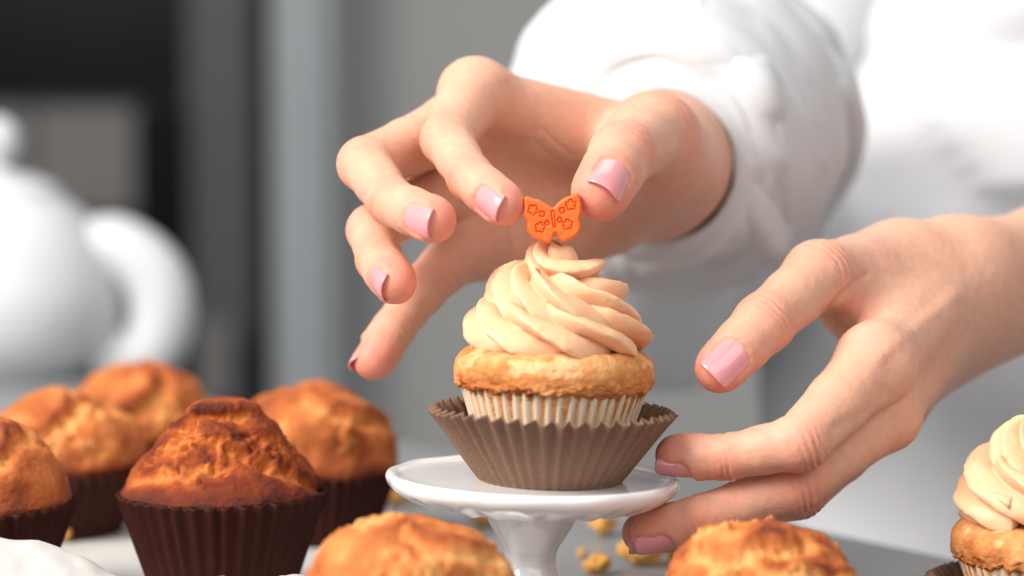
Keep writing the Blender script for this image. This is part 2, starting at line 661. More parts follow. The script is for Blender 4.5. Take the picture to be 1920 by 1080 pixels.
# ------------------------------------------------------------------ baked goods
def pleated(rb, rt, h, nfl, a_top, seed, nz=26, sub=8, rim_wave=0.5, base=True, curve=1.0, wob=0.6):
    """pleated paper cup, mm. verts, faces"""
    nth = nfl * sub
    th = np.linspace(0, 2 * np.pi, nth, endpoint=False)
    s = np.linspace(0, 1, nz)
    T, Sg = np.meshgrid(th, s, indexing='ij')
    rg = np.random.default_rng(seed)
    jit = rg.uniform(-.32, .32, nfl)
    amp = rg.uniform(.7, 1.25, nfl)
    ph = T * nfl / (2 * np.pi)
    kx = np.floor(ph).astype(int) % nfl
    u = ph - np.floor(ph)
    # each flute: asymmetric ridge
    c = 0.5 + jit[kx] * 0.45
    tri = np.where(u < c, u / c, (1 - u) / (1 - c))
    tri = 0.5 - 0.5 * np.cos(np.pi * tri)
    tri = tri * 0.3 + 0.7 * np.where(u < c, u / c, (1 - u) / (1 - c))
    A = (0.25 + (a_top - 0.25) * Sg ** 1.2) * amp[kx]
    rad = rb + (rt - rb) * Sg ** curve
    lowf = vnoise(np.stack([np.cos(T) * 1.6, np.sin(T) * 1.6, Sg * 1.5], -1).reshape(-1, 3), seed).reshape(T.shape)
    r = rad + A * (tri - 0.5) * 2 + lowf * wob * Sg
    z = h * Sg + rim_wave * (1 - 2 * tri) * Sg ** 6 + lowf * 0.6 * Sg ** 3
    v = np.stack([r * np.cos(T), r * np.sin(T), z], -1).reshape(-1, 3)
    f = grid_faces(nth, nz, close_u=True)
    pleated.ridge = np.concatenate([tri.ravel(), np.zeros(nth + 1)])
    if base:
        c = len(v)
        v = np.vstack([v, [[0, 0, 0.05]]])
        i = np.arange(nth)
        # inner ring then centre as quads collapsed
        ring = np.stack([0.5 * rb * np.cos(th), 0.5 * rb * np.sin(th), 0 * th + 0.05], -1)
        v = np.vstack([v, ring])
        f2 = np.stack([i * nz, c + 1 + i, c + 1 + (i + 1) % nth, ((i + 1) % nth) * nz], -1)[:, ::-1]
        f3 = np.stack([c + 1 + i, np.full(nth, c), np.full(nth, c), c + 1 + (i + 1) % nth], -1)
        f = np.vstack([f, f2])
        v = v
        faces = f.tolist() + [[c + 1 + k, c + 1 + (k + 1) % nth, c] for k in range(nth)]
        return v, faces
    return v, f


def add_liner(name, parent, mat, thick=0.22, z0=0.0, **kw):
    v, f = pleated(**kw)
    v = v + V(0, 0, z0)
    o = mesh_obj(name, v * .001, f, mat, parent, attrs={'ridge': pleated.ridge})
    sm = o.modifiers.new('paper', 'SOLIDIFY')
    sm.thickness = thick * .001
    sm.offset = -1
    return o


def frosting_geo(scale=1.0, seed=1, phase=0.0, turns=3.05, lobes=5, twist=1.3, NL=680, NC=112):
    """piped buttercream: a star-section rope coiled up to a point while it twists, base at z=0 (mm)"""
    t = np.linspace(0, 1, NL)
    # coil radius, centre height, rope half-width and half-height along the rope
    kp = spline([(0.0, 14.4, 4.6, 10.2, 8.2), (0.14, 15.2, 5.4, 10.8, 8.8), (0.30, 14.4, 8.0, 10.6, 9.0), (0.46, 12.2, 12.0, 10.4, 9.6), (0.62, 9.4, 16.2, 9.6, 9.2), (0.76, 6.4, 19.8, 8.4, 8.0),
                 (0.87, 3.9, 23.3, 6.8, 6.6), (0.95, 1.9, 27.0, 4.8, 4.8), (1.0, 0.6, 30.3, 2.2, 2.2)], NL)
    ph = phase - 2 * np.pi * turns * t
    t = np.clip(np.interp(np.linspace(0, 1, NL), np.linspace(0, 1, NL), kp[:, 0]), 0, 1)
    ph = phase - 2 * np.pi * turns * t
    rho, zc, wr, hr = kp[:, 1], kp[:, 2], kp[:, 3], kp[:, 4]
    C = np.stack([rho * np.cos(ph), rho * np.sin(ph), zc], -1)
    e1 = np.stack([np.cos(ph), np.sin(ph), 0 * ph], -1)
    e2 = np.tile(V(0, 0, 1), (NL, 1))
    tan = np.gradient(C, axis=0)
    tan /= np.linalg.norm(tan, axis=1, keepdims=True)
    # near the point the rope stands up: lean the section back
    lean = smooth(.84, 1.0, t)[:, None]
    e2 = e2 - tan * (e2 * tan).sum(1, keepdims=True) * lean
    e2 /= np.linalg.norm(e2, axis=1, keepdims=True)
    th = np.linspace(0, 2 * np.pi, NC, endpoint=False)
    Tm, Th = np.meshgrid(t, th, indexing='ij')
    rg = np.random.default_rng(seed)
    arc = Tm * turns
    spin = -2 * np.pi * twist * arc * (1 + .12 * np.sin(arc * 5 + seed))
    u = (Th + spin) * lobes / (2 * np.pi)
    cell = np.floor(u).astype(int)
    f = u - cell
    jitter = rg.uniform(-.10, .10, 400)
    wobble = rg.uniform(.80, 1.15, 400)
    k = cell % lobes
    # leaning ridge: slow rise, crest, quicker fall into a narrow valley
    c0 = .60
    x = np.where(f < c0, f / c0, (1 - f) / (1 - c0))
    ridge = .30 * np.sin(x * np.pi / 2) + .70 * x ** .95
    dep = .46 * (0.9 + .2 * wobble[k])
    rr = 1 - dep * (1 - ridge)
    # sheets sag over the valley below
    A = Th - .36 * ridge * 2 * np.pi / lobes * .9
    w_, h_ = wr[:, None] * rr, hr[:, None] * rr
    p = C[:, None, :] + (w_ * np.cos(A))[..., None] * e1[:, None, :] + (h_ * np.sin(A))[..., None] * e2[:, None, :]
    p = p.reshape(-1, 3)
    n1 = np.stack([vnoise(p * 0.15 + 9 * q, seed + q) for q in range(3)], -1)
    n2 = np.stack([vnoise(p * 0.55 + 5 * q, seed + 7 + q) for q in range(3)], -1)
    p = p + n1 * 0.6 + n2 * (.08 + .16 * (ridge.reshape(-1, 1) > .93))
    p[:, 2] = np.where(p[:, 2] < -.5, -.5 + (p[:, 2] + .5) * .25, p[:, 2])
    F = grid_faces(NL, NC, close_v=True)
    c = len(p)
    p = np.vstack([p, p[:NC].mean(0), p[(NL - 1) * NC:].mean(0) + V(0, 0, .6)])
    fl = F.tolist() + [[j, (j + 1) % NC, c] for j in range(NC)] + [[(NL - 1) * NC + (j + 1) % NC, (NL - 1) * NC + j, c + 1] for j in range(NC)]
    return p * scale, fl


def cake_geo(r_low, r_max, h_low, h_max, seed):
    """sponge: tapered foot, overhanging crumbly rim and domed shoulder"""
    prof = spline([(r_low - 3.5, 0.4), (r_low - 2.5, 3), (r_max - 3.6, h_low - 4), (r_max - 2.4, h_low - 0.6), (r_max - 0.9, h_low + 0.6), (r_max - 0.1, h_low + 3.2), (r_max, h_low + 5.5),
                   (r_max - .6, h_low + 7.6), (r_max - 2.4, h_low + 9.6), (r_max - 6, h_low + 10.8), (r_max - 12, h_max - .2), (4, h_max), (0.05, h_max)], 110)
    v, f = lathe(prof, 260)
    nrm = v.copy(); nrm[:, 2] = 0
    nrm /= np.linalg.norm(nrm, axis=1, keepdims=True) + 1e-6
    z = v[:, 2]
    low = smooth(h_low + 4.2, h_low + 1.5, z) * smooth(h_low - 2.5, h_low, z)
    rough = fbm(v * 0.55, 4, seed) * 0.55 + 0.75 * np.abs(fbm(v * 0.9, 3, seed + 5)) - .2
    d = 0.35 * fbm(v * 0.10, 3, seed + 2) + low * rough * 1.0 + 0.06 * fbm(v * 1.2, 3, seed + 3)
    # a torn bare patch on the shoulder
    patch = smooth(0.25, 0.55, fbm(v * V(.11, .11, .22), 3, seed + 11)) * smooth(h_low + 3, h_low + 7, z)
    d = d - patch * (0.08 + .22 * np.abs(fbm(v * 1.0, 3, seed + 4)))
    v = v + nrm * d[:, None]
    v[:, 2] += low * fbm(v * 0.35, 3, seed + 8) * 0.9
    v[:, 2] += smooth(h_low + 6, h_low + 11, z) * 0.35 * fbm(v * .16, 3, seed + 9)
    tone = 0.50 + 0.26 * fbm(v * .12, 3, seed + 6) + .12 * fbm(v * .5, 3, seed + 16) + low * 0.22 - patch * .5 - 0.10 * smooth(h_low + 4, h_low + 10, z)
    return v, f, np.clip(tone, 0, 1)


def muffin_cake(prof, seed, rough=1.0, cracks=(), tone_base=0.4, lumps=1.0):
    """prof [(r,z)] from the liner rim up to the crown; cracks [(theta0, theta1, z, width, depth)]"""
    pr = spline(prof, 110)
    pr[-1, 0] = 0.05
    nth = 200
    v, f = lathe(pr, nth)
    e = np.gradient(pr, axis=0)
    n2 = np.stack([e[:, 1], -e[:, 0]], -1)
    n2 /= np.linalg.norm(n2, axis=1, keepdims=True) + 1e-9
    th = np.repeat(np.linspace(0, 2 * np.pi, nth, endpoint=False), len(pr))
    nr = np.tile(n2, (nth, 1))
    nrm = np.stack([nr[:, 0] * np.cos(th), nr[:, 0] * np.sin(th), nr[:, 1]], -1)
    zmin, zmax = pr[0, 1], pr[:, 1].max()
    hgt = (v[:, 2] - zmin) / (zmax - zmin)
    lump = fbm(v * 0.07, 3, seed) * 2.0 * lumps * smooth(0.03, .3, hgt)
    ridg = 1 - np.abs(fbm(v * V(.14, .14, .2), 4, seed + 3))
    torn = smooth(0.05, 0.45, fbm(v * 0.085, 2, seed + 21)) * smooth(.12, .45, hgt)
    d = lump + torn * rough * (fbm(v * .34, 4, seed + 5, .6) * 0.95 + .30 * fbm(v * .95, 3, seed + 55, .6) - .3) + 0.13 * fbm(v * 1.1, 3, seed + 6) * rough
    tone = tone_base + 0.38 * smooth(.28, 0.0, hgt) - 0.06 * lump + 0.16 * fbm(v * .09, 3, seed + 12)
    tone = tone - torn * 0.22 + .25 * torn * fbm(v * .4, 3, seed + 14)
    for (t0, zc, halfw, depth, tilt, span) in cracks:
        # a torn groove running round the crown, raised lip above it
        dth = (th - t0 + np.pi) % (2 * np.pi) - np.pi
        zz = v[:, 2] - (zc + tilt * dth * 10 + 1.6 * vnoise(np.stack([dth * 2.2, dth * 0 + seed, dth * 0], -1), seed))
        win = smooth(span, span * .6, np.abs(dth))
        g = np.exp(-(zz / halfw) ** 2) * win
        lipm = np.exp(-((zz - halfw * 1.7) / (halfw * .8)) ** 2) * win
        d = d - depth * g * (1 + .35 * fbm(v * .5, 3, seed + 31)) + depth * .55 * lipm
        tone = tone - .34 * g + .34 * lipm * (0.6 + .5 * fbm(v * .3, 2, seed + 33))
    v = v + nrm * d[:, None]
    return v, f, np.clip(tone, 0, 1)


def add_muffin(px, d, label, prof, seed, mat, liner=None, z0=0.0, cracks=(), rot=0.0, tone=.4, rough=1.0, lumps=1.0, tilt=(0, 0), group='plain muffins lying around the cake stand'):
    b = P(px, 540, d)
    root = empty('muffin', (b[0], b[1], z0), (R(tilt[0]), R(tilt[1]), rot))
    tag(root, label, 'muffin', group)
    v, f, tn = muffin_cake(prof, seed, rough, cracks, tone, lumps)
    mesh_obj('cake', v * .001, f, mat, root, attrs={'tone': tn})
    if liner:
        add_liner('paper_liner', root, M['dark_paper'], seed=seed, **liner)
    return root


def build_cupcake():
    # stand, slightly tipped to the right by the hand that turns it
    tip = R(1.7)
    sx = (990 - 960) / 7.0 * .001
    stand = empty('cake_stand', (sx, 0.004, 0.0), (0, tip, 0))
    tag(stand, 'small white ceramic cake stand with a scalloped plate and waisted stem', 'cake stand')
    H = 43.0
    k = .001
    ns = 12

    def rf(T, K, r, z):
        outer = smooth(30, 40, r)
        sc = 0.55 * np.abs(np.cos(T * ns / 2 + .4)) ** 1.5 * outer
        under = smooth(-1.6, -3.2, z - H) * smooth(20, 27, r) * smooth(39, 36, r)
        emb = np.cos(T * ns * 2 + .8) * 0.28 * under + 0.12 * np.cos(T * ns * 3) * under
        return r + sc, z + sc * .25 - emb
    prof = spline([(13, H - 9.0), (15, H - 8.2), (20, H - 7.4), (24, H - 7.6), (27, H - 6.6), (30, H - 6.9), (33, H - 5.9), (36, H - 4.6), (38.4, H - 3.0), (39.4, H - 1.0),
                   (39.0, H + .55), (38.0, H + 1.0), (36.6, H + .75), (34.6, H + 0.1), (31, H - .1), (20, H - .1), (0.05, H - .1)], 120)
    v, f = lathe(prof, 288, rf)
    mesh_obj('plate', v * k, f, M['ceramic'], stand)

    def rf2(T, K, r, z):
        lob = 0.35 * np.cos(T * 6 + .5) * smooth(14, 30, z) * smooth(36, 30, z)
        return r + lob, z
    prof = spline([(13.4, H - 8.6), (12.6, H - 9.6), (11.4, H - 12), (9.4, H - 15.5), (7.4, H - 19), (6.9, H - 21.5), (7.2, H - 24), (9.2, H - 28), (13, H - 32)], 60)[::-1]
    v, f = lathe(prof, 96, rf2)
    mesh_obj('stem', v * k, f, M['ceramic'], stand)
    prof = spline([(0.05, 0.4), (22, 0.4), (24.5, 0.8), (25, 2.4), (23, 4.4), (18, 7.2), (13, H - 32)], 40)
    v, f = lathe(prof, 96)
    mesh_obj('foot', v * k, f, M['ceramic'], stand)

    off = 4.7
    def on_plate(dx, dz):
        return (sx + (dx * math.cos(tip) + dz * math.sin(tip)) * k, 0.002, (-dx * math.sin(tip) + dz * math.cos(tip)) * k)
    # loose brown cup
    cup = empty('baking_cup', on_plate(off, H), (0, tip, R(11)))
    tag(cup, 'loose brown pleated paper baking cup holding the cupcake on the stand', 'baking cup')
    add_liner('paper_cup', cup, M['brown_paper'], thick=.28, rb=19.3, rt=33.0, h=19.0, nfl=46, a_top=1.15, seed=3, rim_wave=0.75, curve=.96, wob=.9, nz=30)
    # the cupcake inside it
    cc = empty('cupcake', on_plate(off + .3, H + .5), (0, tip, R(25)))
    tag(cc, 'vanilla cupcake with a tall caramel buttercream swirl, standing on the cake stand', 'cupcake', 'frosted cupcakes')
    v, f, tn = cake_geo(19, 26.9, 24.6, 36.0, 5)
    mesh_obj('cake', v * k, f, M['cake'], cc, attrs={'tone': tn})
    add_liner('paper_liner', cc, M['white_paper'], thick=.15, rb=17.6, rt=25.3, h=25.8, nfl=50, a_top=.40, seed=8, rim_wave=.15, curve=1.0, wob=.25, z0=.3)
    v, f = frosting_geo(1.0, 4, phase=R(100) - R(25))
    mesh_obj('frosting', (v + V(0.4, 0, 33.8)) * k, f, M['frosting'], cc)

    # second frosted cupcake, cut by the right edge
    b = P(1978, 540, 6)
    c2 = empty('cupcake', (b[0], b[1], 0.0), (0, 0, R(80)))
    tag(c2, 'frosted cupcake on the table, cut off by the right edge', 'cupcake', 'frosted cupcakes')
    v, f, tn = cake_geo(19, 26.9, 20.5, 32.0, 15)
    mesh_obj('cake', v * k, f, M['cake'], c2, attrs={'tone': tn})
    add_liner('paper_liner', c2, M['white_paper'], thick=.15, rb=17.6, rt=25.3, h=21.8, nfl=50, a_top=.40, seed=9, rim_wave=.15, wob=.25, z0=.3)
    v, f = frosting_geo(1.0, 9, phase=R(150))
    mesh_obj('frosting', (v * V(1.07, 1.07, 1.05) + V(0, 0, 31.0)) * k, f, M['frosting'], c2)
    cup = empty('baking_cup', (b[0], b[1], 0.0), (0, 0, R(4)))
    tag(cup, 'brown pleated paper baking cup under the cupcake at the right edge', 'baking cup')
    add_liner('paper_cup', cup, M['brown_paper'], thick=.28, rb=20.6, rt=33.0, h=15.5, nfl=46, a_top=1.2, seed=13, rim_wave=.8, wob=1.2)


def build_muffins():
    dk, gd = M['muffin_dark'], M['muffin']
    lin = dict(rb=19.5, rt=29.0, h=28.5, nfl=38, a_top=1.0, rim_wave=.3, wob=.7)
    add_muffin(413, 42, 'dark brown muffin with a peaked knob on top, nearest on the parchment', [(27.5, 29), (28.8, 31.2), (28, 33), (24.8, 38.6), (20.6, 43.6), (17.4, 48), (15.6, 50.8), (12.8, 52.6), (11.2, 54.4), (9.4, 56.8), (5, 58.4), (0, 58.8)], 11, dk, dict(lin, h=31.5, rt=29.6), 0.002,
               cracks=[(R(-62), 43, 2.0, 2.2, -.9, 1.6), (R(-105), 53.4, 1.3, 1.6, 0.22, 1.5), (R(-120), 38, 1.6, 1.0, .5, .8)], tone=.45, lumps=.55, rough=1.8)
    add_muffin(-58, 42, 'muffin cut off by the left edge, its dark liner behind the white paper fold', [(26.5, 26.0), (28, 28.5), (27.5, 31), (24, 39), (18.5, 46), (11, 51), (4, 53), (0, 53)], 23, gd, lin, 0.002,
               cracks=[(R(-60), 43, 1.8, 1.8, .5, 1.3)], tone=.56, lumps=.5, rough=1.4)
    add_muffin(112, 160, 'golden muffin with a split crown in the second row at left', [(24, 19), (26, 22), (27, 27), (25, 34), (19.5, 40.5), (11, 45), (4, 46.5), (0, 46.5)], 31, gd, dict(lin, h=21), 0.002,
               cracks=[(R(-80), 38.5, 2.4, 3.0, 1.2, 1.5)], tone=.49, rough=1.5)
    add_muffin(262, 232, 'golden muffin with a deep cleft, rearmost of the muffins at left', [(23, 19), (25, 23), (26, 29), (24.5, 36), (19.5, 43), (12, 47.5), (4, 49), (0, 49)], 47, gd, dict(lin, h=21), 0.002,
               cracks=[(R(-75), 38, 3.0, 3.6, 2.0, 1.4)], tone=.52, rough=1.4)
    add_muffin(590, 150, 'domed golden muffin in a dark liner behind the peaked dark muffin', [(24.5, 20.5), (26.5, 23), (27.2, 28), (25.5, 36.5), (20.5, 43.5), (13, 48.2), (5, 50), (0, 50)], 58, gd, dict(lin, rb=20, rt=27.5, h=22.5), 0.002,
               cracks=[(R(-50), 41, 2.0, 2.4, -.7, 1.3)], tone=.54, rough=1.3)
    add_muffin(764, -64, 'pale golden muffin in front of the cake stand, only its crown showing', [(23, 10), (25, 13), (26.8, 19), (26.0, 27.5), (22.0, 35), (15.5, 40), (7.5, 42.6), (2, 43.4), (0, 43.4)], 66, gd, dict(lin, rb=19, rt=24.8, h=13), 0.0,
               cracks=[(R(-62), 38.5, 1.5, 1.6, -.45, 1.1)], tone=.43, rough=.9, lumps=.8)
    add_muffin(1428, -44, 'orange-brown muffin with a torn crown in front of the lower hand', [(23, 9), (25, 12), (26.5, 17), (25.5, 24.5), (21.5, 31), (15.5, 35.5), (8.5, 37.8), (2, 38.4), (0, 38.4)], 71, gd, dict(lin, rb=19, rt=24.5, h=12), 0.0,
               cracks=[(R(-95), 33.8, 1.5, 1.8, .35, 1.5), (R(-60), 29, 1.4, 1.0, -.3, 1.0)], tone=.47, rough=1.7)


def build_crumbs():
    import bmesh
    spec = [(1130, 1005, 4.8, 'round golden crumb on the table right of the stem, under the plate'),
            (1208, 1062, 6.2, 'largest golden crumb on the table, below the fingertips'),
            (1122, 1078, 3.8, 'golden crumb at the bottom edge right of the stem'),
            (1262, 1050, 4.0, 'small golden crumb between the lower fingers and the front right muffin'),
            (742, 948, 7.0, 'golden crumb chunk left of the stem, under the rim of the plate'),
            (908, 990, 6.2, 'golden crumb chunk half hidden beside the stem on its left'),
            (1178, 1030, 1.7, 'tiny crumb between the two large crumbs under the fingertips'),
            (1090, 1046, 1.5, 'tiny crumb close to the stem of the stand on its right'),
            (1300, 1034, 1.6, 'tiny crumb just left of the front right muffin'),
            (118, 1026, 2.8, 'tiny brown crumb between the white paper fold and the left muffins')]
    for i, (px, py, r, lab) in enumerate(spec):
        d = P(px, py, 0) - CAM
        p = CAM + d * (CAM[2] / -d[2])
        bm = bmesh.new()
        bmesh.ops.create_icosphere(bm, subdivisions=4, radius=1.0)
        v = np.array([q.co[:] for q in bm.verts])
        f = np.array([[q.index for q in fc.verts] for fc in bm.faces])
        bm.free()
        n = 1 + .30 * fbm(v * 1.4 + i * 7, 3, 90 + i) + .10 * fbm(v * 4 + i, 3, 91 + i)
        v = v * n[:, None] * V(1, .9, .82) * r
        v[:, 2] -= v[:, 2].min()
        o = mesh_obj('crumb', v * .001, f, M['crumb'])
        o.location = (p[0], p[1], 0.0002 if i < 9 else 0.002)
        tag(o, lab, 'crumb', 'golden crumbs scattered on the table')


def build_parchment():
    nx, ny = 220, 260
    x = np.linspace(-190, -44, nx)
    y = np.linspace(-75, 290, ny)
    X, Y = np.meshgrid(x, y, indexing='ij')
    p = np.stack([X, Y, 0 * X], -1).reshape(-1, 3)
    H = spline([(-200, 33), (-160, 31), (-138, 29.2), (-125, 26.5), (-114, 22.6), (-104, 18.2), (-95, 16), (-84, 17.0), (-74, 16.4), (-66, 15.0), (-61, 16.6), (-56, 16.2), (-51, 11), (-46, 3)], 300)
    hx = np.interp(X, H[:, 0], H[:, 1])
    hx = hx + smooth(-112, -96, X) * (0.9 + 0.15 * np.sin(X * .5)) + smooth(-106, -92, X) * .7 * vnoise(np.stack([X * .35, 0 * X, 0 * X], -1).reshape(-1, 3), 5).reshape(X.shape)
    yc = -8 + 3 * np.sin(X * .09)
    back = np.exp(-(np.clip(Y - yc, 0, None) / 7.0) ** 2)
    front = np.exp(-(np.clip(yc - Y, 0, None) / 34.0) ** 2)
    Z = 1.3 + (hx - 1.3) * np.where(Y > yc, back, front)
    cr = fbm(p * .035, 4, 3).reshape(X.shape)
    rid = (1 - np.abs(fbm(p * .05, 3, 8))).reshape(X.shape)
    Z = Z + np.where(Y > yc + 8, .5 * cr, 1.1 * cr) + np.where(Y < yc + 3, 1.8 * (rid - .6), 0)
    Z = np.maximum(Z, 0.5)
    v = np.stack([X, Y, Z], -1).reshape(-1, 3) * .001
    o = mesh_obj('parchment_sheet', v, grid_faces(nx, ny), M['parchment'])
    s = o.modifiers.new('thickness', 'SOLIDIFY'); s.thickness = .0002; s.offset = 0
    tag(o, 'white parchment paper under the left muffins, its front folded up', 'parchment paper')


def build_butterfly():
    """stamped fondant butterfly: heightfield slab with pressed flowers, thickness 3 mm"""
    C = P(1037, 410, -6)
    root_loc = C
    W = 0.0
    # outline in photo zoom pixels (crop 960..1120, 340..470 at 8.306x)
    out = [(200, 240), (260, 240), (330, 268), (420, 285), (500, 330), (560, 372), (608, 405), (650, 400), (680, 370), (740, 310), (800, 265), (900, 225), (975, 190), (1030, 185), (1055, 225), (1075, 300), (1088, 380), (1085, 460), (1068, 530), (1055, 590),
           (1072, 640), (1075, 700), (1060, 770), (1015, 830), (950, 880), (880, 920), (820, 945), (780, 935), (745, 900), (715, 850), (690, 815), (665, 815), (645, 850), (628, 910), (600, 955), (550, 965), (490, 945), (420, 915), (350, 890), (290, 845), (245, 790), (228, 730),
           (232, 660), (235, 630), (205, 590), (182, 540), (186, 480), (192, 400), (190, 320), (192, 265)]
    o2 = np.array(out, float)
    o2 = np.vstack([o2, o2[:1]])
    o2 = spline(o2, 260)[:-1]
    s = 1.0 / 8.306 / 7.0 * (650 - 6) / 650.0        # zoom px -> mm
    cx, cy = (1037 - 960) * 8.306, (410 - 340) * 8.306
    poly = np.stack([(o2[:, 0] - cx) * s, -(o2[:, 1] - cy) * s], -1)

    def arc(cx_, cy_, pts):
        return [(cx_ + a, cy_ + b) for a, b in pts]
    # pressed groove strokes, photo zoom pixels
    def rosette(fx, fy, r0, rot, lob=5, depth=.30):
        th = np.linspace(0, 2 * np.pi, 41)
        rr = r0 * (.70 + .42 * np.abs(np.cos(lob * th / 2)))
        return [(fx + a * math.cos(t + rot), fy + a * math.sin(t + rot)) for a, t in zip(rr, th)]
    flowers = [rosette(328, 450, 74, .3), rosette(470, 512, 42, .9, 4), rosette(440, 722, 74, 1.1), rosette(548, 655, 36, .2, 4),
               rosette(918, 372, 76, -.4), rosette(782, 456, 44, .5, 4), rosette(868, 676, 74, .8), rosette(742, 606, 38, .1, 4),
               [(622, 458), (650, 462), (662, 520), (658, 580), (672, 650), (676, 712), (652, 718), (634, 650), (622, 570), (612, 505), (622, 458)]]
    strokes = []
    for fl in flowers:
        q = np.array(fl, float)
        strokes.append(np.stack([(q[:, 0] - cx) * s, -(q[:, 1] - cy) * s], -1))
    # grid
    g = 0.11
    lo = poly.min(0) - .3; hi = poly.max(0) + .3
    nx, ny = int((hi[0] - lo[0]) / g), int((hi[1] - lo[1]) / g)
    X, Y = np.meshgrid(lo[0] + g * np.arange(nx), lo[1] + g * np.arange(ny), indexing='ij')
    q = np.stack([X.ravel(), Y.ravel()], -1)

    def seg_dist(q, pl):
        d = np.full(len(q), 1e9)
        for a, b in zip(pl[:-1], pl[1:]):
            ba = b - a
            t = np.clip(((q - a) @ ba) / (ba @ ba + 1e-9), 0, 1)
            e = q - a - t[:, None] * ba
            d = np.minimum(d, (e * e).sum(1))
        return np.sqrt(d)
    cl = np.vstack([poly, poly[:1]])
    de = seg_dist(q, cl)
    ins = np.zeros(len(q), bool)
    for a, b in zip(cl[:-1], cl[1:]):
        c = (a[1] > q[:, 1]) != (b[1] > q[:, 1])
        xi = a[0] + (q[:, 1] - a[1]) / (b[1] - a[1] + 1e-12) * (b[0] - a[0])
        ins ^= c & (q[:, 0] < xi)
    sd = np.where(ins, de, -de)
    gd = np.full(len(q), 1e9)
    for st in strokes:
        gd = np.minimum(gd, seg_dist(q, st))
    groove = smooth(.30, .08, gd)
    T = 1.6
    e = np.clip(sd / .7, 0, 1)
    front = T * np.sqrt(np.clip(1 - (1 - e) ** 2, 0, 1)) - .62 * groove + .06 * vnoise(np.column_stack([q * .9, q[:, 0] * 0]), 3)
    z = np.where(sd > 0, np.maximum(front, 0.02), 0)
    # quads whose four corners are inside; snap rim verts to the outline by clamping sd
    keep = sd > -g * .75
    grad = np.stack(np.gradient(sd.reshape(nx, ny), g), -1).reshape(-1, 2)
    qq = q.copy()
    m = (sd < 0)
    qq[m] = q[m] - grad[m] * sd[m][:, None]
    idx = np.arange(nx * ny)
    f = grid_faces(nx, ny)
    f = f[keep[f].all(1)]
    used = np.unique(f)
    remap = -np.ones(nx * ny, int); remap[used] = np.arange(len(used))
    f = remap[f]
    vf = np.column_stack([qq[used], z[used]])
    vb = np.column_stack([qq[used], -1.4 * np.sqrt(np.clip(1 - (1 - np.clip(sd[used] / .7, 0, 1)) ** 2, 0, 1)) - .02])
    nv = len(vf)
    # rim quads
    ed = np.vstack([f[:, [0, 1]], f[:, [1, 2]], f[:, [2, 3]], f[:, [3, 0]]])
    key = np.sort(ed, 1)
    _, inv, cnt = np.unique(key[:, 0] * (nv + 1) + key[:, 1], return_inverse=True, return_counts=True)
    be = ed[cnt[inv] == 1]
    rim = np.stack([be[:, 1], be[:, 0], be[:, 0] + nv, be[:, 1] + nv], -1)
    v = np.vstack([vf, vb])
    F = np.vstack([f, f[:, ::-1] + nv, rim])
    # local x,y,z -> camera right, up, toward
    vw = v[:, :1] * RIGHT + v[:, 1:2] * UP - v[:, 2:3] * FWD
    o = mesh_obj('butterfly_topper', vw * .001, F, M['fondant'])
    o.location = C
    tag(o, 'orange fondant butterfly with pressed flower marks, held between finger and thumb', 'cake topper')


# ------------------------------------------------------------------ hands
MM = 1000.0


def Q(px, py, d):
    return P(px, py, d) * MM


